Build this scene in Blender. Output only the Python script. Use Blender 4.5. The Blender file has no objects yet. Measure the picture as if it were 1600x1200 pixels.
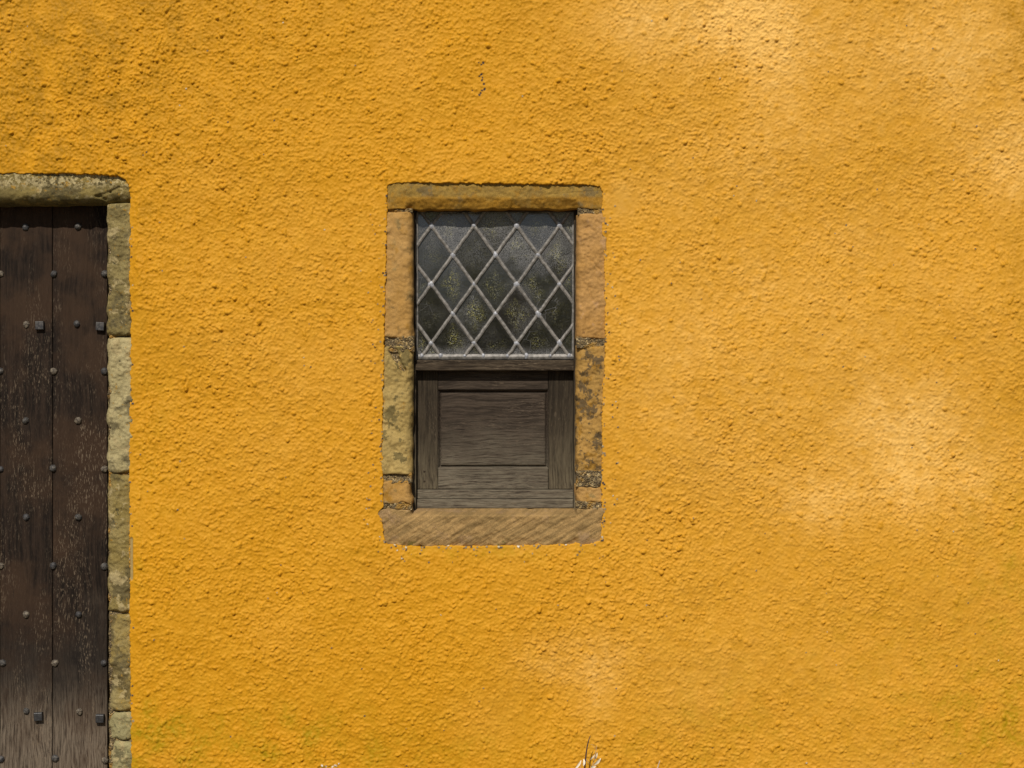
import bpy, math, random
import numpy as np

S = bpy.context.scene
COL = S.collection
rad = math.radians

# ------------------------------------------------------------------ camera, sky, sun, exposure
CAM_D, CAM_Z, PX = 5.0, 1.40, 0.002          # camera distance, eye height, metres per photo pixel on the wall face
cam = bpy.data.cameras.new('camera')
cam.lens, cam.sensor_width, cam.clip_end = 36 * CAM_D / 3.2, 36, 500
co = bpy.data.objects.new('camera', cam); COL.objects.link(co)
co.location = (0, -CAM_D, CAM_Z); co.rotation_euler = (rad(90), 0, 0)
S.camera = co

SUN_EL, SUN_AZ = 43, 10                       # height of the sun, and how far it stands to the left of the wall's normal
W = bpy.data.worlds.new('World'); S.world = W; W.use_nodes = True
wn = W.node_tree.nodes
sky = wn.new('ShaderNodeTexSky'); sky.sky_type = 'NISHITA'; sky.sun_disc = False
sky.sun_elevation = rad(SUN_EL); sky.sun_rotation = rad(180 + SUN_AZ)
W.node_tree.links.new(sky.outputs[0], wn['Background'].inputs[0])
wn['Background'].inputs[1].default_value = 0.062
sl = bpy.data.lights.new('sun', 'SUN'); sl.energy = 4.5; sl.angle = rad(0.5); sl.color = (1, 0.95, 0.87)
so = bpy.data.objects.new('sun', sl); COL.objects.link(so); so.location = (-3, -12, 14)
so.rotation_euler = (rad(90 - SUN_EL), 0, rad(-SUN_AZ))
S.view_settings.view_transform = 'Standard'; S.view_settings.look = 'None'
S.view_settings.exposure = 0.0; S.view_settings.gamma = 1.0
S.cycles.max_bounces = 6

# ------------------------------------------------------------------ helpers
rng = np.random.default_rng(7)
random.seed(7)

def X(px): return (px - 800) * PX
def Z(py): return CAM_Z - (py - 600) * PX
def PD(px, py, y):
    """point of the plane at depth y whose distance from the eye line is the measured one"""
    k = (CAM_D + y) / CAM_D
    return ((px - 800) * PX * k, y, CAM_Z - (py - 600) * PX * k)

def gnoise(shape, wl, cell, seed, ani=(1, 1)):
    """smooth gaussian noise of about unit variance whose bumps are wl metres wide"""
    r = np.random.default_rng(seed)
    f = np.fft.rfft2(r.standard_normal(shape))
    ky = np.fft.fftfreq(shape[0])[:, None] / cell * ani[1]
    kx = np.fft.rfftfreq(shape[1])[None, :] / cell * ani[0]
    k = np.sqrt(kx * kx + ky * ky) * wl
    g = np.fft.irfft2(f * np.exp(-k * k * 1.6) * (1 - np.exp(-(k * 1.5) ** 2)), s=shape)
    return g / g.std()

def blur(a, sig):
    f = np.fft.rfft2(a)
    ky = np.fft.fftfreq(a.shape[0])[:, None]; kx = np.fft.rfftfreq(a.shape[1])[None, :]
    return np.fft.irfft2(f * np.exp(-2 * (math.pi * sig) ** 2 * (kx * kx + ky * ky)), s=a.shape)

def sstep(a, b, x):
    t = np.clip((x - a) / (b - a), 0, 1)
    return t * t * (3 - 2 * t)

def mesh_np(name, co_, quads, mats, parent=None, smooth=True, tris=None):
    me = bpy.data.meshes.new(name)
    nq = len(quads)
    me.vertices.add(len(co_)); me.vertices.foreach_set('co', np.asarray(co_, np.float32).ravel())
    me.loops.add(nq * 4); me.loops.foreach_set('vertex_index', np.asarray(quads, np.int32).ravel())
    me.polygons.add(nq)
    me.polygons.foreach_set('loop_start', np.arange(nq, dtype=np.int32) * 4)
    try: me.polygons.foreach_set('loop_total', np.full(nq, 4, np.int32))
    except Exception: pass
    me.update(calc_edges=True); me.validate()
    me.polygons.foreach_set('use_smooth', np.full(len(me.polygons), smooth, dtype=bool))
    return link(name, me, mats, parent)

def link(name, me, mats, parent=None):
    for m in (mats if isinstance(mats, (list, tuple)) else [mats]): me.materials.append(m)
    o = bpy.data.objects.new(name, me); COL.objects.link(o); o.parent = parent
    return o

class MB:
    """collects simple shapes into one mesh"""
    def __init__(s): s.v, s.f = [], []
    def add(s, vs, fs):
        b = len(s.v); s.v += [tuple(v) for v in vs]; s.f += [tuple(b + i for i in f) for f in fs]
    def box(s, x0, x1, y0, y1, z0, z1, bev=0.0):
        """bevelled box, front face towards -y carries the bevel"""
        b = bev
        ring = lambda y, d: [(x0 + d, y, z0 + d), (x1 - d, y, z0 + d), (x1 - d, y, z1 - d), (x0 + d, y, z1 - d)]
        rs = [ring(y0, b), ring(y0 + b * .3, b * .3), ring(y0 + b, 0), ring(y1, 0)] if b else [ring(y0, 0), ring(y1, 0)]
        vs = [p for r in rs for p in r]; fs = [(0, 1, 2, 3)]
        for k in range(len(rs) - 1):
            for i in range(4):
                j = (i + 1) % 4
                fs.append((k * 4 + i, (k + 1) * 4 + i, (k + 1) * 4 + j, k * 4 + j))
        n = (len(rs) - 1) * 4; fs.append((n + 3, n + 2, n + 1, n))
        s.add(vs, fs)
    def tube(s, pts, rs, n=7):
        from mathutils import Vector
        P = [Vector(p) for p in pts]; vs = []; fs = []
        for i, p in enumerate(P):
            d = (P[min(i + 1, len(P) - 1)] - P[max(i - 1, 0)]).normalized()
            a = d.orthogonal().normalized() if i == 0 else (a - d * a.dot(d)).normalized()
            b = d.cross(a)
            for k in range(n):
                t = 2 * math.pi * k / n
                vs.append(p + (a * math.cos(t) + b * math.sin(t)) * rs[i])
        for i in range(len(P) - 1):
            for k in range(n):
                l = (k + 1) % n
                fs.append((i * n + k, i * n + l, i * n + n + l, i * n + n + k))
        fs.append(tuple(range(n))[::-1]); fs.append(tuple((len(P) - 1) * n + k for k in range(n)))
        s.add(vs, fs)
    def build(s, name, mats, parent=None, smooth=False):
        me = bpy.data.meshes.new(name); me.from_pydata(s.v, [], s.f); me.validate()
        for p in me.polygons: p.use_smooth = smooth
        return link(name, me, mats, parent)

def empty(name, loc=(0, 0, 0), parent=None):
    o = bpy.data.objects.new(name, None); COL.objects.link(o); o.location = loc; o.parent = parent
    o.empty_display_size = .1
    return o
def tag(o, label=None, cat=None, group=None, kind=None):
    for k, v in (('label', label), ('category', cat), ('group', group), ('kind', kind)):
        if v: o[k] = v
    return o

# ------------------------------------------------------------------ node helpers
class NT:
    def __init__(s, name):
        s.m = bpy.data.materials.new(name); s.m.use_nodes = True
        s.t = s.m.node_tree; s.b = s.t.nodes['Principled BSDF']
        tc = s.t.nodes.new('ShaderNodeTexCoord'); s.co = tc.outputs['Object']
    def n(s, typ, **kw):
        x = s.t.nodes.new(typ)
        for k, v in kw.items(): setattr(x, k, v)
        return x
    def put(s, sock, v):
        if isinstance(v, bpy.types.NodeSocket): s.t.links.new(v, sock)
        else:
            if sock.type == 'RGBA' and len(v) == 3: v = (*v, 1)
            sock.default_value = v
    def mapping(s, scale, rot=(0, 0, 0), loc=(0, 0, 0), src=None):
        m = s.n('ShaderNodeMapping'); s.put(m.inputs[0], src or s.co)
        m.inputs['Scale'].default_value = scale; m.inputs['Rotation'].default_value = rot; m.inputs['Location'].default_value = loc
        return m.outputs[0]
    def noise(s, scale, detail=3, rough=.55, vec=None, dist=0):
        x = s.n('ShaderNodeTexNoise'); s.put(x.inputs['Vector'], vec or s.co)
        x.inputs['Scale'].default_value = scale; x.inputs['Detail'].default_value = detail
        x.inputs['Roughness'].default_value = rough; x.inputs['Distortion'].default_value = dist
        return x.outputs[0]
    def voro(s, scale, vec=None, feat='F1'):
        x = s.n('ShaderNodeTexVoronoi', feature=feat); s.put(x.inputs['Vector'], vec or s.co); x.inputs['Scale'].default_value = scale
        return x
    def ramp(s, v, a, b, lo=0.0, hi=1.0):
        x = s.n('ShaderNodeMapRange', interpolation_type='SMOOTHSTEP'); s.put(x.inputs[0], v)
        for i, q in enumerate((a, b, lo, hi)): s.put(x.inputs[i + 1], q)
        return x.outputs[0]
    def math(s, op, a, b=0.0, clamp=False):
        x = s.n('ShaderNodeMath', operation=op, use_clamp=clamp); s.put(x.inputs[0], a); s.put(x.inputs[1], b)
        return x.outputs[0]
    def mix(s, f, a, b, mode='MIX'):
        x = s.n('ShaderNodeMix', data_type='RGBA', blend_type=mode)
        s.put(x.inputs[0], f); s.put(x.inputs[6], a); s.put(x.inputs[7], b)
        return x.outputs[2]
    def xyz(s):
        x = s.n('ShaderNodeSeparateXYZ'); s.put(x.inputs[0], s.co); return x.outputs
    def attr(s, name):
        x = s.n('ShaderNodeAttribute', attribute_name=name); y = s.n('ShaderNodeSeparateColor'); s.put(y.inputs[0], x.outputs['Color'])
        return (*y.outputs, x.outputs['Alpha'])
    def bump(s, h, strength, dist, prev=None):
        x = s.n('ShaderNodeBump'); s.put(x.inputs['Height'], h); x.inputs['Strength'].default_value = strength; x.inputs['Distance'].default_value = dist
        if prev is not None: s.put(x.inputs['Normal'], prev)
        return x.outputs[0]
    def out(s, col, rough=.85, normal=None, spec=.3, metal=0.0):
        s.put(s.b.inputs['Base Color'], col); s.put(s.b.inputs['Roughness'], rough)
        s.put(s.b.inputs['Specular IOR Level'], spec); s.put(s.b.inputs['Metallic'], metal)
        if normal is not None: s.put(s.b.inputs['Normal'], normal)
        return s.m

# ------------------------------------------------------------------ materials
def mat_render():
    k = NT('ochre_limewash_on_roughcast')
    fade, algae_vignette, chip, cval = k.attr('wear_vignette')
    n1 = k.noise(3.0, 4); n2 = k.noise(22, 4); n3 = k.noise(160, 3)
    c = k.mix(k.ramp(n2, .35, .68), (.468, .211, .0058), (.522, .246, .0108))
    c = k.mix(k.ramp(n1, .40, .66, 0, .55), c, (.515, .236, .008))
    c = k.mix(k.ramp(n3, .50, .74, 0, .35), c, (.455, .204, .0065))
    fd = k.math('MULTIPLY', fade, k.ramp(n2, .25, .75, .88, 1.08), True)
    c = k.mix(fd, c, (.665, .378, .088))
    c = k.mix(k.math('MULTIPLY', algae_vignette, k.ramp(k.noise(60, 4), .35, .65, .25, 1.0), True), c, k.mix(k.ramp(k.xyz()[2], 1.3, 1.8), (.33, .200, .004), (.34, .160, .005)))  # green algae low down; upper brown is corner vignette painted into the limewash
    cr = k.n('ShaderNodeValToRGB'); k.put(cr.inputs[0], cval); e = cr.color_ramp.elements
    e[0].position, e[0].color = 0, (.03, .027, .028, 1); e[1].position, e[1].color = 1, (.62, .55, .45, 1)
    for p, q in ((.35, (.10, .085, .07, 1)), (.6, (.24, .19, .12, 1)), (.8, (.30, .22, .07, 1))):
        x = e.new(p); x.color = q
    c = k.mix(chip, c, cr.outputs[0])
    b = k.bump(k.noise(330, 3, .6), .35, .0016)
    b = k.bump(k.noise(900, 2), .25, .0007, b)
    return k.out(c, .60, b, .12)

def mat_stone(name, base, alt, spots=(), grain=.34, seed=0.0, bands=None, rough=.9, bumpd=.0020):
    """spots: (colour, scale, threshold, softness, strength[, z_lo, z_hi])"""
    k = NT(name); v = k.mapping((1, 1, 1), loc=(seed, seed * .7, seed * 1.3)); zz = k.xyz()[2]
    c = k.mix(k.ramp(k.noise(9, 5, .6, v), .36, .64), base, alt)
    g = k.noise(420, 3, .7, v)
    h = k.math('ADD', k.math('MULTIPLY', k.noise(45, 5, .65, v), 1.0), k.math('MULTIPLY', g, .35))
    if bands:
        col, ang, sc, st = bands
        w = k.noise(1, 4, .6, k.mapping((sc * .10, 8, sc), src=k.mapping((1, 1, 1), rot=(0, -ang, 0), src=v)))
        c = k.mix(k.ramp(w, .40, .62, 0, st), c, col)
        h = k.math('ADD', h, k.math('MULTIPLY', w, 2.0))
    for sp in spots:
        m = k.ramp(k.noise(sp[1], 5, .65, v), sp[2], sp[2] + sp[3], 0, sp[4])
        if len(sp) > 5: m = k.math('MULTIPLY', m, k.ramp(zz, sp[5], sp[6]))
        c = k.mix(m, c, sp[0])
    c = k.mix(k.ramp(g, .30, .72, 0, grain), k.mix(.5, c, (.0, .0, .0), 'MULTIPLY'), c)
    c = k.mix(k.ramp(g, .60, .78, 0, grain * .35), c, (.72, .60, .38))
    b = k.bump(h, .8, bumpd); b = k.bump(g, .5, .0016, b)
    return k.out(c, rough, b, .2)

def mat_mortar(name, base):
    k = NT(name); vo = k.voro(210); vo2 = k.voro(95)
    cr = k.n('ShaderNodeValToRGB'); sc = k.n('ShaderNodeSeparateColor'); k.put(sc.inputs[0], vo.outputs['Color']); k.put(cr.inputs[0], sc.outputs[0])
    e = cr.color_ramp.elements; e[0].color = (.11, .08, .045, 1); e[1].color = (.52, .40, .22, 1)
    for p, q in ((.3, (.16, .115, .055, 1)), (.6, (*base, 1)), (.88, (.36, .25, .10, 1))):
        x = e.new(p); x.color = q
    c = k.mix(k.ramp(vo2.outputs[0], .30, .55, 0, .5), cr.outputs[0], (.055, .042, .028))
    c = k.mix(k.ramp(k.noise(24, 4), .52, .64, 0, .5), c, (.40, .20, .02))
    b = k.bump(k.math('SUBTRACT', 1.0, vo.outputs[0]), .9, .006); b = k.bump(k.noise(300, 3), .6, .002, b)
    return k.out(c, .95, b, .15)

def mat_wood(name, dark, light, vertical=True, weather=None, fleck=.5, warm=None, seed=0.0, sooty=None, drift=.25):
    """weather: (z where bleaching is full, z where it ends, colour)"""
    k = NT(name)
    st = (1, 1, .045) if vertical else (.05, 1, 1)
    off = k.mapping((1, 1, 1), loc=(seed, seed * .3, seed * .6))
    wob = k.n('ShaderNodeVectorMath', operation='ADD')
    sw = k.n('ShaderNodeVectorMath', operation='SCALE'); nz = k.n('ShaderNodeTexNoise'); k.put(nz.inputs[0], off); nz.inputs['Scale'].default_value = 5
    k.put(sw.inputs[0], nz.outputs['Color']); sw.inputs['Scale'].default_value = .03
    k.put(wob.inputs[0], off); k.put(wob.inputs[1], sw.outputs[0])
    v = k.mapping(st, src=wob.outputs[0])
    g1 = k.noise(110 if vertical else 150, 4, .7, v); g2 = k.noise(240, 4, .75, v); g3 = k.noise(330, 2, .7, k.mapping((1, 1, .17) if vertical else (.17, 1, 1), src=wob.outputs[0]))
    big = k.noise(4.5, 4, .6, off)
    c = k.mix(k.ramp(g1, .36, .64), dark, light)
    if warm: c = k.mix(k.ramp(big, .42, .62, 0, .8), c, warm)
    zz = k.xyz()[2]
    if weather:
        z0, z1, wc = weather
        wm = k.ramp(k.math('ADD', zz, k.math('MULTIPLY', k.math('SUBTRACT', big, .5), drift)), z0, z1, 1, 0)
        wg = k.math('MULTIPLY', wm, k.ramp(g2, .34, .62, .15, 1.0), True)
        c = k.mix(wg, c, wc)
    if sooty:
        sm_ = k.math('MULTIPLY', k.ramp(zz, sooty[0] - .22, sooty[0]), k.ramp(zz, sooty[0] + .26, sooty[0]))
        c = k.mix(k.math('MULTIPLY', sm_, k.ramp(big, .34, .56, 1.0, .5)), c, (.010, .0075, .006))
    if sooty: fleck = k.math('MULTIPLY', k.ramp(zz, Z(380), Z(640), .35, 1.0), fleck)
    fl = k.math('MULTIPLY', k.ramp(g3, .55, .66), k.ramp(k.noise(5, 4, .6, k.mapping((2.2, 1, .5) if vertical else (.5, 1, 2.2), src=off)), .44, .60, .10, 1.0), True)
    c = k.mix(k.math('MULTIPLY', fl, fleck), c, (.21, .155, .10))
    c = k.mix(k.ramp(g2, .40, .30, 0, .6), c, (.008, .006, .005))
    b = k.bump(g2, .7, .003); b = k.bump(g3, .4, .0012, b); b = k.bump(g1, .5, .004, b)
    return k.out(c, .80, b, .12)

M_wall = mat_render()
OCH = (.49, .235, .018)
M_winstone = mat_stone('warm_sandstone', (.64, .365, .115), (.58, .315, .080),
    [((.33, .235, .085), 14, .54, .10, .75), ((.15, .115, .05), 38, .60, .08, .5), (OCH, 10, .56, .1, .7)], seed=1.1)
M_winstone_r = mat_stone('orange_sandstone', (.64, .350, .112), (.59, .310, .082),
    [((.20, .10, .04), 26, .62, .05, .6), ((.66, .38, .17), 30, .57, .08, .7), (OCH, 9, .58, .1, .5)], seed=5.3)
M_winstone_b = mat_stone('stained_sandstone', (.60, .335, .085), (.50, .285, .070),
    [((.085, .065, .04), 26, .50, .07, .8), ((.11, .075, .035), 9, .55, .08, .6), (OCH, 30, .56, .06, .6)], seed=9.2)
M_olive = mat_stone('olive_weathered_sandstone', (.50, .345, .110), (.61, .425, .145),
    [((.16, .125, .045), 13, .56, .04, .75), (OCH, 12, .60, .08, .6), ((.12, .10, .04), 60, .60, .06, .5)], seed=3.7)
M_winlintel = mat_stone('ochre_washed_sandstone', (.42, .255, .050), (.33, .205, .050),
    [((.185, .135, .062), 16, .52, .09, .7), ((.43, .215, .022), 24, .52, .12, .7), ((.45, .22, .02), 90, .57, .08, .5), ((.47, .225, .016), 14, .30, .2, .75, Z(304), Z(311))], seed=2.2, grain=.6)
M_sill = mat_stone('brown_banded_sandstone', (.48, .295, .110), (.40, .245, .090),
    [((.40, .25, .13), 12, .55, .12, .6), ((.15, .13, .025), 25, .55, .1, .85, Z(835), Z(852)), ((.5, .33, .17), 60, .58, .06, .8, Z(806), Z(797))],
    seed=6.4, grain=.75, bands=((.19, .125, .045), rad(-31), 95, .55))
def door_stone(i, base, alt, more=[]):
    return mat_stone('lichened_grey_sandstone', base, alt,
        [((.085, .068, .034), 11, .52, .09, .65), ((.54, .42, .20), 20, .56, .04, .75), ((.045, .045, .03), 55, .62, .05, .7), ((.50, .27, .035), 60, .63, .04, .8)] + more,
        seed=11.0 + i * 2.3, grain=.6, bumpd=.0035)
M_dlintel = door_stone(0, (.32, .235, .072), (.22, .165, .055), [((.60, .48, .24), 70, .47, .08, .85, Z(299), Z(283)), ((.50, .27, .03), 48, .60, .04, .8, Z(305), Z(290)), ((.10, .085, .03), 20, .40, .2, .7, Z(300), Z(316))])  # pale crust along the top; shade of the rounded underside painted dark
M_djamb = [door_stone(1, (.34, .26, .095), (.23, .175, .065)), door_stone(2, (.55, .45, .22), (.45, .365, .17)),
           door_stone(3, (.29, .21, .06), (.40, .305, .12)), door_stone(4, (.35, .24, .062), (.38, .295, .12)), door_stone(5, (.33, .28, .125), (.42, .36, .17))]
M_mortar = mat_mortar('gravelly_lime_mortar', (.24, .165, .075))
M_mortar_d = mat_mortar('dark_lime_mortar', (.12, .09, .045))
M_plank = [mat_wood('dark_oak_plank', (.0085, .0056, .0038), (.025, .0155, .0100), True, (.22, .66, (.150, .116, .082)), .52, (.040, .0225, .0125), s, (.50,), .75) for s in (0, 3.1, 7.7)]
M_oak = mat_wood('weathered_oak_upright', (.020, .0145, .009), (.046, .034, .021), True, (Z(800), Z(640), (.135, .108, .066)), .3, None, 2.0)
M_oakh = mat_wood('weathered_oak_crosswise', (.024, .017, .0115), (.058, .042, .029), False, (Z(800), Z(640), (.165, .138, .095)), .3, None, 4.0)
M_transom = mat_wood('dark_oak_bar', (.022, .015, .009), (.070, .051, .032), False, None, .4, None, 6.0)

def mat_plain(name, c1, c2, sc, rough, spec, metal=0.0, bd=.001):
    k = NT(name); n = k.noise(sc, 4, .6)
    return k.out(k.mix(k.ramp(n, .36, .64), c1, c2), rough, k.bump(k.noise(sc * 2.5, 3), .5, bd), spec, metal)
M_lead = mat_plain('grey_oxidised_lead', (.11, .10, .085), (.22, .20, .175), 75, .55, .5, .15, .0015)
M_solder = mat_plain('pale_solder', (.20, .20, .21), (.33, .33, .345), 160, .5, .5, .2, .002)
M_iron = mat_plain('dark_worn_iron', (.024, .023, .024), (.075, .068, .062), 110, .6, .3, .1, .0012)
M_nail = mat_plain('grey_worn_iron', (.028, .026, .025), (.10, .088, .072), 130, .6, .3, .1, .0014)
M_rust = mat_plain('lime_speckled_iron', (.040, .030, .022), (.16, .13, .09), 150, .65, .3, .05, .0016)
M_blackiron = mat_plain('black_painted_iron', (.014, .0135, .014), (.03, .028, .027), 90, .45, .5, 0, .0008)
M_ground = mat_plain('gravelly_earth', (.12, .10, .07), (.22, .19, .14), 40, .95, .1, 0, .01)
M_inner = mat_plain('dark_stone_core', (.05, .04, .03), (.09, .07, .05), 20, .95, .1, 0, .004)

def mat_glass():
    k = NT('dusty_old_glass'); edge, _, tint, _a = k.attr('pane'); zz = k.xyz()[2]; xx = k.xyz()[0]
    n1 = k.noise(12, 5, .6); sp = k.noise(520, 2, .6); sp2 = k.noise(240, 3, .6)
    dust_sky = k.math('ADD', k.ramp(n1, .38, .66, .06, .30), k.ramp(edge, .22, 0, 0, .22))
    dust_sky = k.math('ADD', dust_sky, k.ramp(zz, Z(535), Z(556), 0, .55))
    dust_sky = k.math('ADD', dust_sky, k.ramp(zz, Z(450), Z(365), 0, .34))  # upper panes: pale sky reflection painted in along with the dust
    dust_sky = k.math('MULTIPLY', dust_sky, k.ramp(sp, .38, .56, .08, 1.0), True)
    dust_sky = k.math('MULTIPLY', dust_sky, k.ramp(tint, 0, 1, .55, 1.15), True)
    web = k.math('MULTIPLY', k.ramp(k.voro(16, k.mapping((1, 1, 1.7), rot=(0, .4, 0)), 'DISTANCE_TO_EDGE').outputs[0], .012, .002), k.ramp(k.noise(9, 2), .5, .62), True)
    dust_sky = k.math('MAXIMUM', dust_sky, k.math('MULTIPLY', web, .5))
    c = k.mix(dust_sky, (.0055, .0055, .006), (.150, .140, .128))
    gr = k.noise(330, 3, .7)
    leaf_glints = k.math('MULTIPLY', k.ramp(gr, .53, .60), k.ramp(k.noise(15, 4, .6), .40, .58), True)  # yellow-green flecks: sunlit foliage reflection painted into the pane colour
    leaf_glints = k.math('MULTIPLY', leaf_glints, k.ramp(edge, .15, .75), True)
    leaf_glints = k.math('MULTIPLY', leaf_glints, k.ramp(tint, .0, .9, .25, 1.0), True)
    c = k.mix(leaf_glints, c, k.mix(k.ramp(k.noise(120, 2), .42, .58), (.30, .27, .070), (.22, .215, .16)))
    c = k.mix(k.math('MULTIPLY', k.ramp(gr, .46, .40), .85), c, (.003, .003, .0035))
    b = k.bump(k.noise(22, 2), .22, .0016); b = k.bump(sp2, .22, .0006, b); b = k.bump(k.noise(420, 2), .25, .0004, b)
    k.b.inputs['IOR'].default_value = 1.8
    return k.out(c, k.ramp(dust_sky, 0, .6, .07, .5), b, .5)
M_glass = mat_glass()

# ------------------------------------------------------------------ ground
g = MB(); g.add([(-60, -60, 0), (60, -60, 0), (60, 30, 0), (-60, 30, 0)], [(0, 1, 2, 3)])
tag(g.build('ground', M_ground), kind='structure')

house = tag(empty('house'), 'ochre yellow roughcast house front with a studded oak door and a leaded window', 'house')

# ------------------------------------------------------------------ roughcast wall: one displaced sheet with real relief
CELL = 0.0021
GX0, GX1, GZ0, GZ1 = -2.58, 1.84, 0.02, 2.74
nx, nz = int((GX1 - GX0) / CELL), int((GZ1 - GZ0) / CELL)
gx = GX0 + np.arange(nx) * CELL; gz = GZ0 + np.arange(nz) * CELL
GXX, GZZ = np.meshgrid(gx, gz)
PXX, PYY = GXX / PX + 800, 600 - (GZZ - CAM_Z) / PX
shape = (nz, nx)

def poly_sdf(pts, ext=60):
    """signed distance in photo pixels, positive outside; only near the outline"""
    pts = np.array(pts, float); out = np.full(shape, 999.0)
    x0, y0 = pts.min(0) - ext; x1, y1 = pts.max(0) + ext
    cs = np.where((PXX[0] > x0) & (PXX[0] < x1))[0]; rs = np.where((PYY[:, 0] > y0) & (PYY[:, 0] < y1))[0]
    sl_ = np.s_[rs[0]:rs[-1] + 1, cs[0]:cs[-1] + 1]
    px, py = PXX[sl_], PYY[sl_]; d = np.full(px.shape, 1e9); ins = np.zeros(px.shape, bool)
    for a, b in zip(pts, np.roll(pts, -1, 0)):
        e = b - a; t = np.clip(((px - a[0]) * e[0] + (py - a[1]) * e[1]) / (e @ e), 0, 1)
        d = np.minimum(d, np.hypot(px - a[0] - t * e[0], py - a[1] - t * e[1]))
        if a[1] != b[1]:
            ins ^= ((a[1] > py) != (b[1] > py)) & (px < (b[0] - a[0]) * (py - a[1]) / (b[1] - a[1]) + a[0])
    out[sl_] = np.where(ins, -d, d)
    return out
WINP = [(605, 306), (606, 290), (622, 285), (700, 285.5), (850, 288), (925, 289), (938, 291), (941, 300), (941, 330), (944, 400), (946, 500), (945, 560),
        (941, 640), (940, 770), (941, 800), (938, 845), (920, 850), (800, 853), (640, 854), (606, 851), (598, 836), (597, 812), (590, 803), (599, 792), (597, 700), (600, 540), (603, 420)]
DOORP = [(-420, 273), (60, 271), (140, 272), (180, 274), (198, 281), (203, 296), (203, 420), (205, 530), (203, 640), (202, 750), (203, 900), (204, 1050), (206, 1300), (-420, 1300)]
sdf = np.minimum(poly_sdf(WINP), poly_sdf(DOORP)) + gnoise(shape, .035, CELL, 21) * .55 + gnoise(shape, .010, CELL, 22) * .34

# broad unevenness of the hand-thrown coat
h = gnoise(shape, .75, CELL, 1) * .0048 + gnoise(shape, .30, CELL, 2) * .0016 + gnoise(shape, .12, CELL, 3, (1, 1.3)) * .0007
rough_reg = np.clip(.82 + .10 * gnoise(shape, .45, CELL, 4) + .07 * gnoise(shape, .15, CELL, 9) - .16 * sstep(900, 1300, PXX) + .10 * sstep(700, 200, PXX) * sstep(500, 200, PYY), .5, 1.2)
patch = np.exp(-(((PXX - 972) / 26) ** 2 + ((PYY - 318) / 26) ** 2) ** 1.5)
rough_reg *= 1 - .85 * patch
fine = gnoise(shape, .034, CELL, 5); fine2 = gnoise(shape, .0145, CELL, 6); fine3 = gnoise(shape, .0095, CELL, 8)
clump = np.maximum(fine * .75 + fine2 * .55, -.9)
ridge = (1.0 - np.abs(fine2 * .8 + fine3 * .35)) 
led = fine2 * .75 + fine * .40 + fine3 * .40
rel = clump * .0004 + .0006 * sstep(-.85, -.5, led) + .0007 * sstep(.15, .45, led) + .0009 * sstep(.95, 1.2, led) + fine3 * .00022
# pebbles under the paint
for rx, r0, r1 in ((147, 64, 112), (1098, 985, 1110), (1094, 1085, 1140), (240, 190, 245), (1302, 120, 190), (870, 900, 960)):
    rel += .0011 * np.exp(-((PXX - rx - .6 * np.sin(PYY / 9)) / 1.3) ** 2) * sstep(r0 - 8, r0, PYY) * sstep(r1 + 8, r1, PYY)
peb = np.zeros(shape)
NP = 74000
pxs = rng.uniform(4, nx - 5, NP); pzs = rng.uniform(4, nz - 5, NP)
pr = np.clip(rng.lognormal(-5.63, .28, NP), .0022, .0075); pa = rng.uniform(0, math.pi, NP); pe = rng.uniform(.6, 1.0, NP); ph = pr * np.where(rng.uniform(0, 1, NP) < .55, rng.uniform(.75, 1.25, NP), rng.uniform(.3, .75, NP))
dens = np.clip(.41 + .20 * fine + .10 * gnoise(shape, .30, CELL, 12) + .22 * sstep(620, 150, PXX) * sstep(380, 60, PYY) + .05 * sstep(1000, 1300, PXX), .05, 1)
keep = rng.uniform(0, 1, NP) < dens[pzs.astype(int), pxs.astype(int)]
NS = 70000                                           # fine grit between the pebbles
pxs = np.append(pxs, rng.uniform(4, nx - 5, NS)); pzs = np.append(pzs, rng.uniform(4, nz - 5, NS)); rs_ = rng.uniform(.0021, .0033, NS)
pr = np.append(pr, rs_); pa = np.append(pa, rng.uniform(0, math.pi, NS)); pe = np.append(pe, rng.uniform(.65, 1, NS)); ph = np.append(ph, rs_ * rng.uniform(.5, 1.35, NS))
keep = np.append(keep, rng.uniform(0, 1, NS) < np.clip(dens * 1.25, 0, 1)[pzs[NP:].astype(int), pxs[NP:].astype(int)])
for x, z, r, a, e, hh in zip(pxs[keep], pzs[keep], pr[keep], pa[keep], pe[keep], ph[keep]):
    rc = r / CELL; q = int(rc / e) + 2; ix, iz = int(x), int(z)
    x0, x1, z0, z1 = max(ix - q, 0), min(ix + q + 1, nx), max(iz - q, 0), min(iz + q + 1, nz)
    dx = np.arange(x0, x1)[None, :] - x; dz = np.arange(z0, z1)[:, None] - z
    u = (dx * math.cos(a) + dz * math.sin(a)) / rc * e; v = (-dx * math.sin(a) + dz * math.cos(a)) / rc
    np.maximum(peb[z0:z1, x0:x1], hh * np.sqrt(np.clip(1 - u * u - v * v, 0, 1)), out=peb[z0:z1, x0:x1])
rel += blur(peb, .5)
h += rel * rough_reg
h -= h.mean() - .004
# the coat thins out towards the stones at the sides, and stands proud above the lintels
top = ((PYY < 300) & (((PXX > 600) & (PXX < 950)) | (PXX < 210)))
fea = sstep(-1, 16, sdf)
h = np.where(top, h * (1 - .25 * np.exp(-np.clip(sdf, 0, 99) / 9)), h * (.35 + .65 * fea))
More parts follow.
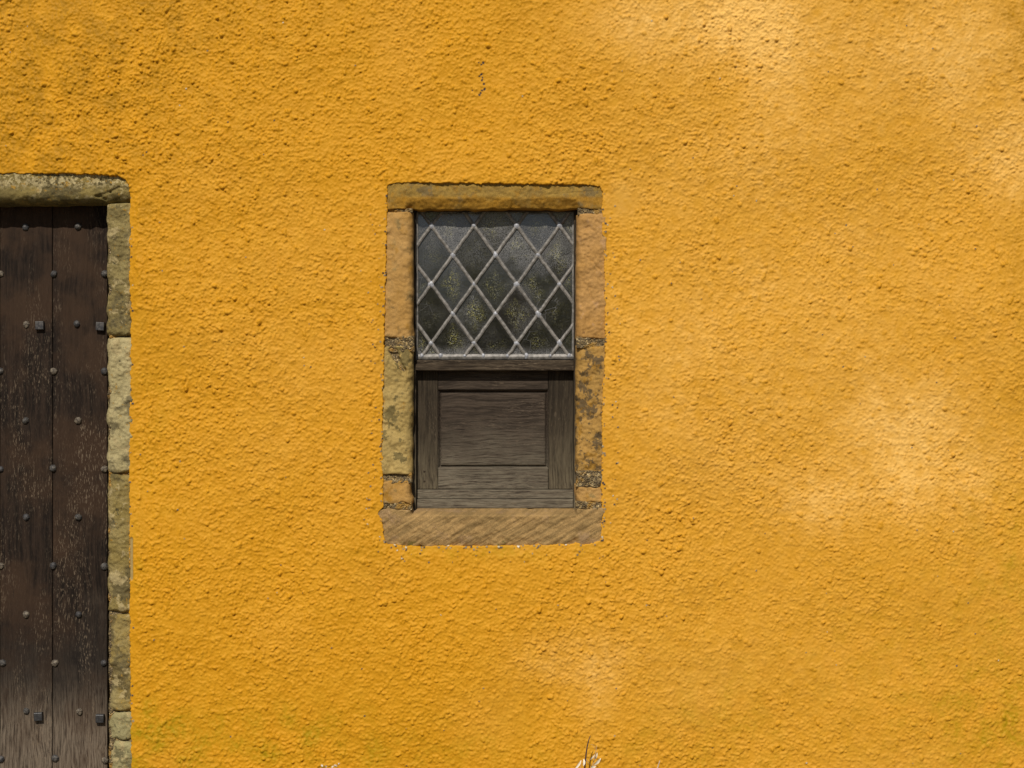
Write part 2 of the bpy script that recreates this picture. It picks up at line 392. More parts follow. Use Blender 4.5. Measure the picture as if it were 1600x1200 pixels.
# wear: fading, chips, and algae mixed with painted corner vignette
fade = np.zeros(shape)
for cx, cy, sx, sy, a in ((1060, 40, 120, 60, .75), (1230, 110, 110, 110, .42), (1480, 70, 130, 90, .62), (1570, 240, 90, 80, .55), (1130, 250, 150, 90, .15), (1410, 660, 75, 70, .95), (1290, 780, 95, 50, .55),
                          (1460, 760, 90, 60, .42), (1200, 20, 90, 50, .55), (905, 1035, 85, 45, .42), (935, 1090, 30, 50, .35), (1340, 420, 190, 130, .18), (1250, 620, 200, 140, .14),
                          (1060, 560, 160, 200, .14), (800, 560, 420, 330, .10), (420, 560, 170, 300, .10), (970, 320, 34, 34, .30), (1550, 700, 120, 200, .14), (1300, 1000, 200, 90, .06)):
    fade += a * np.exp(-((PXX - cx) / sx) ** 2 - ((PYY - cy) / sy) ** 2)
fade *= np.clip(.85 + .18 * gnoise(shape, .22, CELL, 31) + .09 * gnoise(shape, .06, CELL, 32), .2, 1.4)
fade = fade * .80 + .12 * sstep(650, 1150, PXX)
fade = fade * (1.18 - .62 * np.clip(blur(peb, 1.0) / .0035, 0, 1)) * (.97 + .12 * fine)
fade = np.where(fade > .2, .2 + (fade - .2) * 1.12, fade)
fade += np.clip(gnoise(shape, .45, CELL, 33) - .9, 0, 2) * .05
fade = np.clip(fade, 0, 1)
algae_vignette = np.zeros(shape)  # algae growth, plus broad vignette darkening painted at corners and edges
for cx, cy, sx, sy, a in ((235, 1160, 70, 60, .75), (420, 1150, 200, 60, .35), (1590, 30, 45, 80, .6), (1560, 1150, 140, 90, .38), (770, 862, 170, 12, .45), (1120, 1110, 90, 90, .25),
                          (30, 240, 90, 35, .30), (215, 870, 10, 60, .3), (1590, 400, 40, 140, .3), (20, 60, 340, 280, .75), (0, 200, 120, 200, .3), (330, 10, 260, 60, .2), (240, 560, 60, 500, .12), (600, 1190, 700, 70, .22), (1600, 1000, 120, 300, .32), (1370, 1010, 120, 120, .15)):
    algae_vignette += a * np.exp(-((PXX - cx) / sx) ** 2 - ((PYY - cy) / sy) ** 2)
algae_vignette = np.clip(algae_vignette * (.8 + .5 * gnoise(shape, .09, CELL, 34)), 0, 1)
chip = np.zeros(shape); cval = np.zeros(shape)
def put_chip(px, py, r, val, lift=.0012):
    ix, iz = (X(px) - GX0) / CELL, (Z(py) - GZ0) / CELL; rc = r / CELL; q = int(rc) + 2
    x0, x1, z0, z1 = int(ix) - q, int(ix) + q + 1, int(iz) - q, int(iz) + q + 1
    if x0 < 0 or z0 < 0 or x1 > nx or z1 > nz: return
    a, e = random.uniform(0, 3.14), random.uniform(.6, 1)
    dx = np.arange(x0, x1)[None, :] - ix; dz = np.arange(z0, z1)[:, None] - iz
    u = (dx * math.cos(a) + dz * math.sin(a)) / rc; v = (-dx * math.sin(a) + dz * math.cos(a)) / rc / e
    d = np.clip(1.35 - np.hypot(u, v), 0, .5) * 2; w = d > chip[z0:z1, x0:x1]
    chip[z0:z1, x0:x1] = np.where(w, d, chip[z0:z1, x0:x1]); cval[z0:z1, x0:x1] = np.where(w, val, cval[z0:z1, x0:x1])
    h[z0:z1, x0:x1] += lift * d
near = np.argwhere((sdf > -1) & (sdf < 5) & ~top)
for iz, ix in near[rng.integers(0, len(near), 360)]:
    p, q = PXX[iz, ix], PYY[iz, ix]
    if p < 300 and random.random() < .6: continue
    put_chip(p, q, random.uniform(.0018, .0038), random.choice((0, .1, .1, .2, .35, .5, .62, .62, .9)))
near = np.argwhere((sdf > 3) & (sdf < 26) & (PXX > 560) & (PYY > 320))
for iz, ix in near[rng.integers(0, len(near), 120)]:
    put_chip(PXX[iz, ix], PYY[iz, ix], random.uniform(.0016, .003), random.choice((0, .2, .35, .35, .5, .62, .95)))
for _ in range(160):
    put_chip(random.uniform(0, 1600), random.uniform(0, 1200), random.uniform(.0016, .003), random.choice((.2, .35, .35, .5, .62, .9)))
for p, q, r in ((755, 98, .0032), (752, 101, .0026), (748, 98, .002), (752, 116, .0034), (749, 119, .002), (754, 121, .0024), (753, 125, .0028), (756, 131, .0026), (757, 139, .0036), (753, 141, .003), (751, 145, .0028), (749, 148, .003), (738, 141, .002)):
    put_chip(p, q, r * 1.25, .0, -.0008)
for p, q, r in ((503, 1197, .004), (509, 1198, .003), (524, 1197, .005), (529, 1194, .003), (519, 1199, .004), (1560, 1032, .003), (1292, 987, .002), (1260, 1192, .003), (810, 853, .005), (700, 851, .006), (884, 850, .004)):
    put_chip(p, q, r, 1.0, .002)
# strip of bare stone beside the door jamb
bare = sstep(3.2, 1.5, np.hypot((PXX - 206) * 1.0, np.maximum(np.abs(PYY - 873) - 29, 0) * .5))
h = h * (1 - .75 * bare); chip = np.maximum(chip, bare * .95); cval = np.where(bare > .05, .74, cval)

yw = -h
yw = np.where(sdf < 0, np.minimum(-h + np.clip(-sdf - .2, 0, 3) * .022, .060), yw)
vid = np.arange(nx * nz).reshape(shape)
dead = sdf < -4.0
q = np.stack([vid[:-1, :-1], vid[:-1, 1:], vid[1:, 1:], vid[1:, :-1]], -1).reshape(-1, 4)
ok = ~(dead[:-1, :-1] & dead[:-1, 1:] & dead[1:, 1:] & dead[1:, :-1]).reshape(-1)
q = q[ok]
coords = np.stack([GXX, yw, GZZ], -1).reshape(-1, 3)
used = np.zeros(nx * nz, bool); used[q.ravel()] = True
remap = np.cumsum(used) - 1
wear_vignette = np.stack([fade, algae_vignette, chip, cval], -1).reshape(-1, 4)[used]
coords = coords[used]; q = remap[q]
# plainer continuation of the same wall outside the picture
nb = len(coords); bx = [-7, GX0, GX1, 7]; bz = [0, GZ0, GZ1, 4.2]
ext = np.array([(x, -.004, z) for z in bz for x in bx])
eq = [(nb + r * 4 + c, nb + r * 4 + c + 1, nb + r * 4 + c + 5, nb + r * 4 + c + 4) for r in range(3) for c in range(3) if not (r == 1 and c == 1) and not (r == 0 and c == 1)]
coords = np.vstack([coords, ext]); q = np.vstack([q, np.array(eq)]); wear_vignette = np.vstack([wear_vignette, np.zeros((16, 4))])
wall = mesh_np('wall', coords, q, M_wall, house)
at = wall.data.color_attributes.new('wear_vignette', 'FLOAT_COLOR', 'POINT'); at.data.foreach_set('color', wear_vignette.astype(np.float32).ravel())
tag(wall, 'rough harled wall painted ochre yellow with pale faded patches')
# the wall's thickness and the closed house behind it
core = MB()
def slab(p0, p1, q0, q1, y0=.055, y1=.62): core.box(X(p0), X(p1), y0, y1, Z(q1), Z(q0))
slab(-2700, -415, -800, 1300); slab(-415, 190, -800, 292); slab(190, 612, -800, 1300); slab(612, 932, -800, 300); slab(612, 932, 838, 1300); slab(932, 4300, -800, 1300)
core.build('wall_core', M_inner, house)
rm = MB(); rm.box(-7, 7, .64, 5, .0, 4.2); rm.build('inner_room', M_inner, house)

# ------------------------------------------------------------------ dressed stones
def edge_drop(d, r, depth):
    t = np.clip(d / r, 0, 1)
    return depth * (1 - np.sqrt(np.clip(1 - (1 - t) ** 2, 0, 1)))

def stone(name, corners, front, mats, parent, rounds, back=.16, seed=0, amp=.0012, edge=.7, cuts=(), hook=None, label=None, cell=.0026):
    """corners TL, TR, BR, BL in photo pixels on the wall face; rounds (L, R, T, B) = (width, depth) in metres"""
    (ax, ay), (bx_, by), (cx, cy), (dx, dy) = corners
    w = max(abs(bx_ - ax), abs(cx - dx)) * PX; hh = max(abs(dy - ay), abs(cy - by)) * PX
    nu, nv = max(int(w / cell), 6), max(int(hh / cell), 6)
    u = np.linspace(0, 1, nu)[None, :]; v = np.linspace(0, 1, nv)[:, None]
    px = (1 - v) * ((1 - u) * ax + u * bx_) + v * ((1 - u) * dx + u * cx)
    py = (1 - v) * ((1 - u) * ay + u * by) + v * ((1 - u) * dy + u * cy)
    sh = (nv, nu); big = (max(nv, 64), max(nu, 64))
    N = lambda wl, s: gnoise(big, wl, cell, seed * 13 + s)[:nv, :nu]
    ew = 1 - np.minimum(np.minimum(u, 1 - u) * w, np.minimum(v, 1 - v) * hh) / .03
    ew = np.clip(ew, 0, 1)
    px = px + N(.05, 1) * edge * ew; py = py + N(.05, 2) * edge * ew
    du, dv = (u * w) + 0 * v, (v * hh) + 0 * u
    y = front + N(.10, 3) * amp + N(.035, 4) * amp * .8 + N(.012, 5) * amp * .45
    for dist, (r, dp) in zip((du, w - du, dv, hh - dv), rounds):
        if r > 0: y = y + edge_drop(np.clip(dist + N(.04, 6) * .0012, 0, None), r, dp)
    for x1, y1, x2, y2, wd, dp in cuts:
        ex, ey = x2 - x1, y2 - y1; t = np.clip(((px - x1) * ex + (py - y1) * ey) / (ex * ex + ey * ey), 0, 1)
        d = np.hypot(px - x1 - t * ex, py - y1 - t * ey) + N(.02, 7) * .5
        y = y + dp * sstep(wd, wd * .35, d)
    if hook: y = hook(px, py, y, N)
    V = np.stack([X(px), y, Z(py)], -1).reshape(-1, 3)
    id_ = np.arange(nu * nv).reshape(sh)
    F = np.stack([id_[:-1, :-1], id_[1:, :-1], id_[1:, 1:], id_[:-1, 1:]], -1).reshape(-1, 4)
    loop = np.concatenate([id_[0, :-1], id_[:-1, -1], id_[-1, :0:-1], id_[:0:-1, 0]])
    B = V[loop].copy(); B[:, 1] = back; nb_ = len(V); m = len(loop)
    V = np.vstack([V, B]); k = np.arange(m); k2 = (k + 1) % m
    F = np.vstack([F, np.stack([loop[k], loop[k2], nb_ + k2, nb_ + k], -1)])
    o = mesh_np(name, V, F, mats, parent)
    if label: tag(o, label)
    return o

window = tag(empty('window', parent=house), 'small leaded window over a panelled oak board in a worn sandstone surround')
CH = (.024, .028); SM = (.005, .004); NO = (.003, .002)
def lintel_hook(px, py, y, N):
    inside = sstep(0, 9, px - 630 - (326 - py) * .35) * sstep(0, 9, 910 - (326 - py) * .35 - px)
    y = y + inside * np.clip((py - 309.5 + N(.06, 8) * 1.0) / 15, 0, 1.3) * .016
    y = y + .0016 * sstep(1.2, .2, np.abs(py - (304 - (px - 850) * .07))) * (px > 850)
    return y
stone('lintel_stone', [(604, 281), (944, 283), (944, 325.5), (604, 327)], .0035, M_winlintel, window, (NO, NO, NO, (.003, .003)), seed=1, hook=lintel_hook, back=.12)
stone('jamb_stone', [(601, 331), (645, 331), (645, 528), (599, 527)], .003, M_winstone, window, (NO, CH, (.004, .004), (.006, .006)), edge=.35, seed=2)
stone('jamb_stone', [(599, 541), (645.5, 540), (644, 741), (595, 741)], .003, M_olive, window, (NO, CH, SM, (.004, .003)), edge=.4, seed=3, amp=.0018,
      cuts=[(611, 548, 631, 580, 7, .010), (612, 541, 622, 560, 5, .009), (631, 580, 637, 600, 1.2, .003)], label='cracked olive jamb stone with a broken upper corner')
stone('jamb_stone', [(595, 752), (644, 750), (643, 787), (595, 788)], .004, M_winstone, window, (NO, CH, (.006, .006), (.006, .006)), seed=4, edge=1.3)
stone('jamb_stone', [(901.5, 334), (947, 333), (949, 529), (900, 529)], .002, M_winstone_r, window, (CH, NO, SM, (.005, .005)), edge=.35, seed=5, amp=.0017,
      cuts=[(922, 350, 914, 362, 1.2, .003), (915, 375, 925, 400, 1.1, .003), (914, 398, 940, 424, 1.2, .003), (920, 450, 926, 470, 2.5, .003)], label='orange jamb stone with flaking veins')
stone('jamb_stone', [(900, 540), (949, 541), (943, 741), (899, 739)], .003, M_winstone_b, window, (CH, NO, SM, (.006, .005)), edge=.35, seed=6, amp=.0018, label='orange jamb stone stained dark along its edge')
stone('jamb_stone', [(899, 759), (943, 756), (942, 786), (899, 786)], .004, M_winstone, window, (CH, NO, (.006, .006), (.006, .006)), seed=7, edge=1.3)
def sill_hook(px, py, y, N):
    inside = sstep(0, 5, px - 641) * sstep(0, 5, 902 - px)
    y = y + inside * np.clip((806 - py) / 10.5, 0, 1) ** 1.25 * .095
    k = (px * .55 + py * 1.0) * .876
    y = y + .0010 * np.sin(k * .52 + N(.2, 11) * .7) * (.6 + .4 * N(.08, 12)) * sstep(800, 812, py)
    return y + .006 * sstep(838, 856, py + N(.04, 9) * 2)
stone('sill_stone', [(586, 795), (942, 795), (942, 856), (594, 858)], .001, M_sill, window, ((.004, .003), (.004, .003), (.005, .004), (.012, .008)), seed=8, hook=sill_hook, edge=1.2, back=.12)
def mortar(corners, front, mat, parent, seed):
    stone('mortar_joint', corners, front, mat, parent, ((.003, .003),) * 4, seed=seed, amp=.0022, edge=.5, back=.10)
for i, (a, b, c, d, f) in enumerate(((602, 644, 325, 333, .012), (600, 646, 524, 550, .008), (606, 642, 548, 590, .014), (596, 643, 738, 756, .007), (592, 643, 784, 797, .007),
                                     (903, 943, 325, 336, .007), (901, 947, 526, 544, .007), (900, 942, 736, 762, .0065), (900, 941, 783, 797, .007))):
    mortar([(a, c), (b, c), (b, d), (a, d)], f, M_mortar, window, 60 + i)

# ------------------------------------------------------------------ timber and leaded light in the window
GY = .072                                            # the plane of the glass
def wbox(name, mat, p0, p1, q0, q1, y, th, bev=.0025, parent=None):
    a, b = PD(p0, q1, y), PD(p1, q0, y)
    m = MB(); m.box(a[0], b[0], y, y + th, a[2], b[2], bev)
    return m.build(name, mat, parent or window)
wbox('frame_post', M_oak, 641, 650, 322, 800, .056, .08, .002); wbox('frame_post', M_oak, 896.5, 906, 322, 800, .056, .08, .002)
wbox('frame_head', M_oakh, 650.3, 896.2, 318, 331, .062, .06)
wbox('transom', M_transom, 649, 897, 562.5, 579, .050, .07, .004)
# lattice of lead
def lead_strip(m, p, q_, w, hgt, y):
    from mathutils import Vector
    a, b = Vector((p[0], 0, p[1])), Vector((q_[0], 0, q_[1])); d = (b - a).normalized(); s_ = Vector((d.z, 0, -d.x))
    prof = [(-w, 0), (-w * .8, -hgt * .55), (-w * .22, -hgt * .8), (0, -hgt), (w * .22, -hgt * .8), (w * .8, -hgt * .55), (w, 0)]
    n = max(2, int((b - a).length / .02)); vs = []; fs = []
    for i in range(n + 1):
        c = a + (b - a) * (i / n) + s_ * random.uniform(-.0008, .0008)
        for o_, e in prof: vs.append((c.x + s_.x * o_ * random.uniform(.93, 1.07), y + e + random.uniform(-.0003, .0003), c.z + s_.z * o_))
    for i in range(n):
        for j in range(6): fs.append((i * 7 + j, i * 7 + j + 1, i * 7 + 8 + j, i * 7 + 7 + j))
    m.add(vs, fs)
gl, gr, gt, gb = 650.5, 896.5, 326, 556
def clip_line(a, b):
    t0, t1 = 0.0, 1.0; dx, dy = b[0] - a[0], b[1] - a[1]
    for p, q_ in ((-dx, a[0] - gl), (dx, gr - a[0]), (-dy, a[1] - gt), (dy, gb - a[1])):
        if p < 0: t0 = max(t0, q_ / p)
        elif p > 0: t1 = min(t1, q_ / p)
    return None if t0 >= t1 else ((a[0] + t0 * dx, a[1] + t0 * dy), (a[0] + t1 * dx, a[1] + t1 * dy))
NX0, NY0, DX, DY = 674.0, 352.5, 66.8, 91.8          # first crossing and the lattice's spacing in photo pixels
lat = MB(); sol = MB()
P2 = lambda p: (PD(p[0], p[1], GY)[0], PD(p[0], p[1], GY)[2])
for k in range(-8, 12):
    for sgn, yy in ((1, GY - .001), (-1, GY - .0018)):
        x0 = NX0 + k * DX; a = (x0 - sgn * DX * 5, NY0 - DY * 5); b = (x0 + sgn * DX * 5, NY0 + DY * 5)
        c = clip_line(a, b)
        if c and math.hypot(c[0][0] - c[1][0], c[0][1] - c[1][1]) > 6: lead_strip(lat, P2(c[0]), P2(c[1]), .0055, .0032, yy)
for p, q_, w in (((649, 557.5), (898, 557.5), .0090), ((651.5, 326), (651.5, 557), .004), ((896, 326), (896, 557), .005), ((649, 329), (898, 329), .006)):
    lead_strip(lat, P2(p), P2(q_), w, .004, GY - .0005)
lat.build('lead_lattice', M_lead, window, True)
def blob(m, c, r, y, hgt):
    n = 9; vs = [(c[0], y - hgt, c[1])]; fs = []
    ro = [r * random.uniform(.75, 1.2) for _ in range(n)]
    for f_, e in ((.55, .85), (1.0, 0)):
        for i in range(n):
            t = 2 * math.pi * i / n
            vs.append((c[0] + ro[i] * f_ * math.cos(t), y - hgt * e * random.uniform(.8, 1.1), c[1] + ro[i] * f_ * math.sin(t) * 1.15))
    for i in range(n):
        j = (i + 1) % n; fs += [(0, 1 + j, 1 + i), (1 + i, 1 + j, 1 + n + j, 1 + n + i)]
    m.add(vs, fs)
ends = []
for r in range(5):
    for k in range(-1, 5):
        c = (NX0 + (k + (.5 if r % 2 else 0)) * DX, NY0 + r * DY / 2)
        if gl + 4 < c[0] < gr - 4: sol = MB(); blob(sol, P2(c), .0086 * random.uniform(.8, 1.2), GY - .0026, .0036); sol.build('solder_joint', M_solder, window, True)
for k in range(-1, 5):
    for s_ in (-1, 1):
        c = (NX0 + k * DX + s_ * 14.5, 556)
        if gl < c[0] < gr: sol = MB(); blob(sol, P2(c), .0062 * random.uniform(.85, 1.2), GY - .003, .0035); sol.build('solder_joint', M_solder, window, True)
# glass diamonds, each seated a little differently in its cames
def clip_poly(pts):
    for ax, lim, sg in ((0, gl, 1), (0, gr, -1), (1, gt, 1), (1, gb, -1)):
        out = []
        for a, b in zip(pts, pts[1:] + pts[:1]):
            ia, ib = (a[ax] - lim) * sg >= 0, (b[ax] - lim) * sg >= 0
            if ia: out.append(a)
            if ia != ib:
                t = (lim - a[ax]) / (b[ax] - a[ax]); out.append((a[0] + t * (b[0] - a[0]), a[1] + t * (b[1] - a[1])))
        pts = out
        if not pts: return []
    return pts
gm = MB(); pane = []
for r in range(-2, 7):
    for k in range(-2, 6):
        cx, cy = NX0 + (k + (.5 if r % 2 else 0)) * DX, NY0 + r * DY / 2 + DY / 2
        pts = clip_poly([(cx, cy - DY / 2), (cx + DX / 2, cy), (cx, cy + DY / 2), (cx - DX / 2, cy)])
        if len(pts) < 3: continue
        mx, my = sum(p[0] for p in pts) / len(pts), sum(p[1] for p in pts) / len(pts)
        tx, tz = random.gauss(0, .026), random.gauss(0, .026); tint = random.random()
        Y = lambda p: GY + .0015 + (p[0] - mx) * PX * tx + (p[1] - my) * PX * tz
        vs = [(PD(mx, my, GY)[0], Y((mx, my)), PD(mx, my, GY)[2])] + [(P2(p)[0], Y(p), P2(p)[1]) for p in pts]
        n = len(pts); gm.add(vs, [(0, 1 + (i + 1) % n, 1 + i) for i in range(n)]); pane += [(1, 0, tint, 1)] + [(0, 0, tint, 1)] * n
go = gm.build('leaded_glass', M_glass, window)
ga = go.data.color_attributes.new('pane', 'FLOAT_COLOR', 'POINT'); ga.data.foreach_set('color', np.array(pane, np.float32).ravel())
gbk = MB(); a, b = PD(646, 562, .105), PD(902, 320, .105); gbk.box(a[0], b[0], .105, .112, a[2], b[2]); gbk.build('glazing_back', M_blackiron, window)
# panelled board below the transom
BY = .086
wbox('stile', M_oak, 650.3, 684, 578, 764.5, BY, .03); wbox('stile', M_oak, 857, 896, 578, 764.5, BY, .03)
wbox('rail', M_oakh, 684.4, 856.6, 578, 609, BY + .0012, .03); wbox('rail', M_oakh, 684.4, 856.6, 732, 764.2, BY + .0012, .03)
wbox('bottom_board', M_oakh, 650, 896, 765, 779.5, BY - .004, .035, .003); wbox('bottom_board', M_oakh, 650, 896, 780, 794.5, BY - .011, .04, .004)
m = MB()                                             # moulding: a sunk sloping frame round the field
p = [(684, 608.5), (857, 608.5), (857, 732.5), (684, 732.5)]; i1 = [(688, 613), (853.5, 613), (853.5, 728), (688, 728)]; i2 = [(690.5, 616), (851, 616), (851, 725), (690.5, 725)]
vs = [PD(*a, BY + .001) for a in p] + [PD(*a, BY + .013) for a in i1] + [PD(*a, BY + .012) for a in i2]
m.add(vs, [(r * 4 + i, r * 4 + (i + 1) % 4, r * 4 + 4 + (i + 1) % 4, r * 4 + 4 + i) for r in range(2) for i in range(4)]); m.build('moulding', M_oakh, window)
wbox('raised_panel', M_oakh, 688.5, 853, 613.5, 727.5, BY + .003, .02, .006)
pg = MB(); pg.box(X(640), X(905), .125, .15, Z(802), Z(570)); pg.build('board_back', M_oakh, window)
for q_ in (737, 752):
    c = PD(663, q_, BY); m = MB()
    blob(m, (c[0], c[2]), .005, BY + .001, .0022); m.build('peg', M_transom, window, True)

# ------------------------------------------------------------------ oak door in its stone surround
DYP = .094
door = tag(empty('door', parent=house), 'dark oak plank door with iron studs, bleached grey near its foot')
surround = tag(empty('door_surround', parent=house), 'worn grey sandstone surround of the door with lichen')
edges = [-330, -246, -164, -82.5, -.5, 82, 168]
for i in range(6):
    wbox('plank', M_plank[i % 3], edges[i] + .45, edges[i + 1] - .45, 300, 1292, DYP + (.0015 if i % 2 else 0), .045, .0028, door)
nail_me = None
def make_nail(kind):
    m = MB(); n = 8
    if kind == 'nail':
        r = .0122; vs = [(0, -.0095, 0)]; fs = []
        for f_, y in ((.45, -.0082), (.82, -.0052), (1, -.001), (1, .004)):
            for i in range(n):
                t = 2 * math.pi * (i + .5) / n; k = r * f_ * random.uniform(.9, 1.08)
                vs.append((k * math.cos(t), y * random.uniform(.9, 1.1), k * math.sin(t)))
        fs += [(0, 1 + (i + 1) % n, 1 + i) for i in range(n)]
        for q_ in range(3):
            for i in range(n):
                j = (i + 1) % n; b0 = 1 + q_ * n
                fs.append((b0 + i, b0 + j, b0 + n + j, b0 + n + i))
        m.add(vs, fs)
    else: m.box(-.0132, .0132, -.013, .004, -.0132, .0132, .0022)
    return m
nails = [(40, 355), (122, 354), (1, 428), (84, 428), (164, 428), (41, 507), (120, 506), (1, 580), (84, 580), (163, 580), (40, 657), (122, 657), (1, 733), (83, 732), (163, 733),
         (41, 808), (122, 808), (1, 884), (83, 884), (163, 885), (41, 960), (123, 960), (4, 1036), (86, 1036), (162, 1036), (41, 1111), (124, 1112), (2, 1186), (86, 1185), (164, 1188)]
protos = []
for v_ in range(3):
    pass
src = [None, None, None]; bsrc = None
for i, (p, q_) in enumerate(nails):
    v_ = i % 3
    if src[v_] is None: src[v_] = o = make_nail('nail').build('nail', (M_iron, M_nail, M_rust)[v_], door, False)
    else:
        o = src[v_].copy(); COL.objects.link(o); o.parent = door
    o.location = PD(p, q_, DYP); o.rotation_euler = (0, random.uniform(0, 6.28), 0); o.scale = (random.uniform(.86, 1.06), random.uniform(.8, 1.1), random.uniform(.86, 1.04)); o['group'] = 'iron nail heads studding the door'
for i, (p, q_) in enumerate([(63, 508.5), (157.5, 510), (61, 1119), (157, 1122)]):
    o = make_nail('bolt').build('bolt_head', M_iron if i < 2 else M_blackiron, door)
    o.location = PD(p, q_, DYP - .001); o.rotation_euler = (0, rad(random.uniform(-4, 4)), 0)
    tag(o, 'square worn grey bolt head' if i < 2 else 'square black bolt head')
RD = (.030, .022)
stone('lintel_stone', [(-415, 266), (206, 268), (206, 316), (-415, 322)], .001, M_dlintel, surround, ((.004, .003), (.014, .012), (.012, .006), (.038, .042)), seed=20, amp=.0011, edge=.4, back=.125,
      cuts=[(150, 306, 172, 300, 3, .006), (172, 300, 186, 292, 2.5, .005), (186, 292, 198, 296, 2.5, .004), (150, 306, 164, 311, 3, .005)])
for i, (a, b, xa, xb) in enumerate(((316, 523, 164, 206), (527, 739, 164, 207), (742, 957, 165, 205), (960, 1112, 166.5, 206), (1113.5, 1157, 168, 207), (1159, 1296, 169, 210))):
    stone('jamb_stone', [(xa, a), (xb, a), (xb, b), (xa, b)], .004, M_djamb[min(i, 4)], surround, ((.036, .034), (.008, .005), (.016, .014), (.016, .014)), seed=21 + i, amp=.0019, edge=.8, back=.13)
stone('jamb_stone', [(-420, 322), (-332, 322), (-332, 1296), (-420, 1296)], .004, M_djamb[2], surround, (NO, (.026, .02), SM, SM), seed=40, amp=.003, back=.13, cell=.006)
mortar([(168, 318), (205, 318), (205, 1294), (168, 1294)], .018, M_mortar_d, surround, 80)

# ------------------------------------------------------------------ dry plants at the foot of the wall
M_stem = mat_plain('dark_dry_stem', (.035, .018, .02), (.075, .04, .035), 80, .7, .3)
M_straw = mat_plain('bleached_dry_stem', (.30, .22, .14), (.45, .36, .26), 80, .8, .2)
M_dry = mat_plain('papery_dry_leaf', (.55, .45, .30), (.78, .70, .56), 70, .7, .3)
def wp(px, py, y): return PD(px, py, y)
def rel_(p, base): return tuple(a - b for a, b in zip(p, base))
PY = -.075
def stem_pts(pts, base): return [rel_(wp(a, b, c), base) for a, b, c in pts]
def dry_leaf(m, base, tip_dir, L, wd, curl):
    from mathutils import Vector
    b = Vector(base); d = Vector(tip_dir).normalized(); s_ = d.cross(Vector((0.3, -1, .1))).normalized(); nrm = s_.cross(d)
    vs = []; fs = []; n = 6
    for i in range(n + 1):
        t = i / n; c = b + d * L * t + nrm * curl * math.sin(t * 2.6) ; w = wd * math.sin(math.pi * min(1, t * .94 + .06)) ** .8
        vs += [c - s_ * w + nrm * w * .5, c, c + s_ * w * .9 + nrm * w * .55]
    for i in range(n):
        for j in range(2): fs.append((i * 3 + j, i * 3 + j + 1, i * 3 + j + 4, i * 3 + j + 3))
    m.add(vs, fs)
base = (wp(910, 1300, PY)[0], PY, 0)
pl = tag(empty('dry_plant', base), 'dead brown stem at the foot of the yellow wall under the window', 'plant')
m = MB(); m.tube(stem_pts([(908, 1297, PY), (911, 1240, PY), (913.5, 1200, PY), (915.5, 1180, PY), (917.5, 1166, PY), (920, 1156, PY + .003), (922.5, 1149, PY + .004)], base), [.0032, .003, .0026, .0023, .002, .0016, .0007])
m.tube(stem_pts([(914, 1168, PY), (913, 1166.5, PY - .006)], base), [.001, .0004], 5); m.build('stem', M_stem, pl, True)
base2 = (wp(921, 1300, PY - .02)[0], PY - .02, 0)
pl2 = tag(empty('dry_plant', base2), 'pale withered sprig with curled papery leaves beside the dead brown stem', 'plant')
y2 = PY - .02
m = MB(); m.tube(stem_pts([(921, 1297, y2), (922, 1230, y2), (925, 1200, y2), (929, 1185, y2), (931.5, 1172, y2), (932.5, 1165, y2)], base2), [.0015, .0013, .0011, .0009, .0007, .0004], 6)
m.tube(stem_pts([(925, 1198, y2), (918, 1190, y2 - .01), (916, 1186, y2 - .012)], base2), [.0008, .0007, .0004], 5)
m.tube(stem_pts([(931.5, 1172, y2), (927, 1164, y2), (923, 1163, y2)], base2), [.0005, .0005, .0003], 5)
m.tube(stem_pts([(922, 1232, y2), (906, 1205, y2 - .01), (908, 1192, y2 - .01)], base2), [.0009, .0008, .0005], 5); m.build('stem', M_straw, pl2, True)
for (a, b_), dr, L, wd in (((928, 1195), (.9, -.2, 1.0), .032, .0048), ((929, 1186), (.30, -.3, 1), .026, .003), ((921, 1187), (.75, -.3, .9), .026, .0026), ((912, 1186), (-.15, -.3, -1), .022, .0042),
                           ((908, 1188), (-.75, -.2, -.9), .034, .0038), ((901, 1198), (-.3, -.2, -1), .028, .004), ((923, 1199), (.8, -.3, .35), .020, .005)):
    m = MB(); dry_leaf(m, rel_(wp(a, b_, y2 - .008), base2), dr, L, wd, .006); m.build('leaf', M_dry, pl2, True)
base3 = (wp(1022, 1300, PY)[0], PY, 0)
pl3 = tag(empty('twig', base3), 'thin pale twig sticking up at the bottom, right of the dead stem', 'twig')
m = MB(); m.tube(stem_pts([(1018, 1297, PY), (1022, 1230, PY), (1026, 1204, PY), (1031, 1188.5, PY)], base3), [.0026, .0023, .002, .0013]); m.build('stem', M_straw, pl3, True)

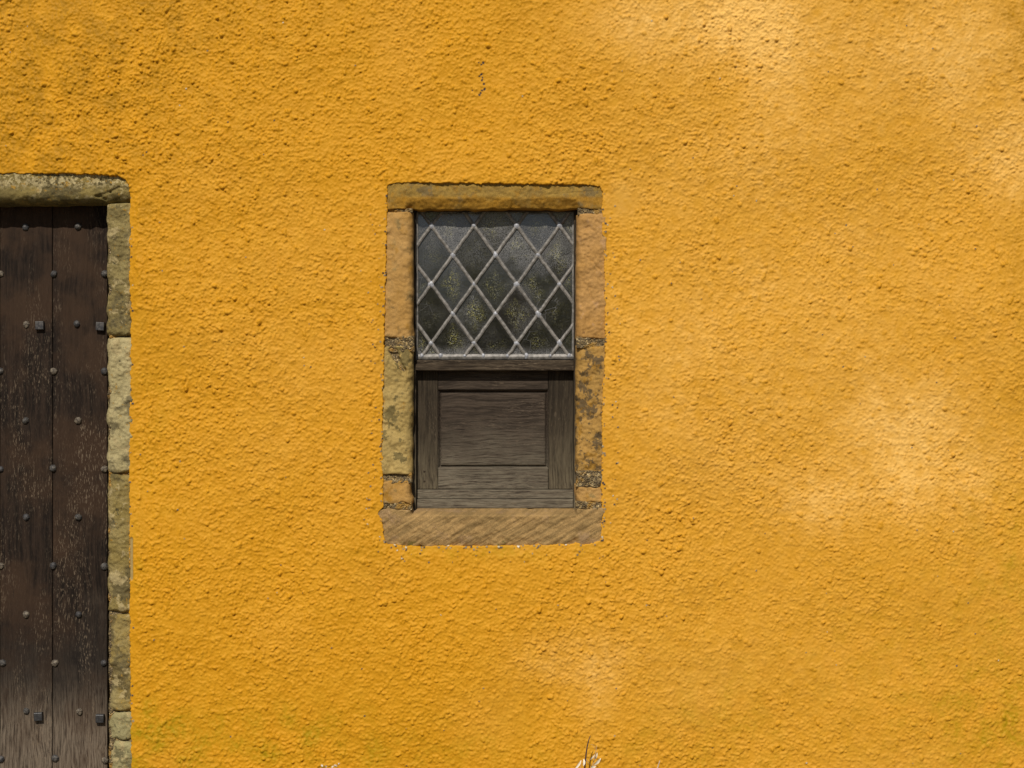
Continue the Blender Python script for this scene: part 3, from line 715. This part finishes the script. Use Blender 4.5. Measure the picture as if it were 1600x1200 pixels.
# ------------------------------------------------------------------ the garden trees that stand opposite and show in the old panes
def mat_leaf():
    k = NT('translucent_leaf'); n = k.noise(1.6, 3)
    c = k.mix(k.ramp(n, .35, .65), (.05, .07, .018), (.10, .115, .03))
    k.out(c, .6, None, .3)
    tr = k.n('ShaderNodeBsdfTranslucent'); k.put(tr.inputs[0], (.50, .46, .08)); mx = k.n('ShaderNodeMixShader'); mx.inputs[0].default_value = .5
    k.t.links.new(k.b.outputs[0], mx.inputs[1]); k.t.links.new(tr.outputs[0], mx.inputs[2]); k.t.links.new(mx.outputs[0], k.t.nodes['Material Output'].inputs[0])
    return k.m
M_leaf = mat_leaf(); M_bark = mat_plain('grey_bark', (.07, .05, .035), (.16, .12, .09), 14, .9, .2, 0, .01)
def tree(label, loc, hgt, wid, n, seed):
    r = np.random.default_rng(seed); t = tag(empty('tree', loc), label, 'tree', 'garden trees opposite the house')
    m = MB(); m.tube([(0, 0, 0), (.05, 0, hgt * .3), (.02, .05, hgt * .6), (0, 0, hgt * .9)], [.13, .10, .06, .02], 9)
    tips = []
    for i in range(22):
        z0 = hgt * r.uniform(.22, .7); a = r.uniform(0, 6.28); L = wid * r.uniform(.35, .62)
        tip = (math.cos(a) * L, math.sin(a) * L, min(z0 + hgt * r.uniform(.02, .35), hgt)); tips.append(tip)
        m.tube([(0, 0, z0), (tip[0] * .5, tip[1] * .5, z0 + (tip[2] - z0) * .35), tip], [.045, .03, .008], 5)
    m.build('trunk', M_bark, t, True)
    c = np.array(tips)[r.integers(0, len(tips), n)] * r.uniform(.55, 1.05, (n, 1)) ; c[:, 2] = np.maximum(c[:, 2], hgt * .12)
    c += r.normal(0, 1, (n, 3)) * np.array([wid, wid, hgt]) * .075
    d = r.normal(0, 1, (n, 3)); d /= np.linalg.norm(d, axis=1)[:, None]; e = np.cross(d, r.normal(0, 1, (n, 3))); e /= np.linalg.norm(e, axis=1)[:, None]
    ln = r.uniform(.04, .085, (n, 1)); V = np.stack([c - d * ln, c + e * ln * .45, c + d * ln, c - e * ln * .45], 1).reshape(-1, 3)
    mesh_np('crown', V, np.arange(n * 4).reshape(-1, 4), M_leaf, t, False)
tree('broad bushy green tree that shows in the leaded panes', (-.9, -11.5, 0), 3.1, 3.2, 16000, 3)
tree('taller loose green tree that shows in the right hand panes', (2.2, -14.0, 0), 4.4, 3.6, 14000, 4)
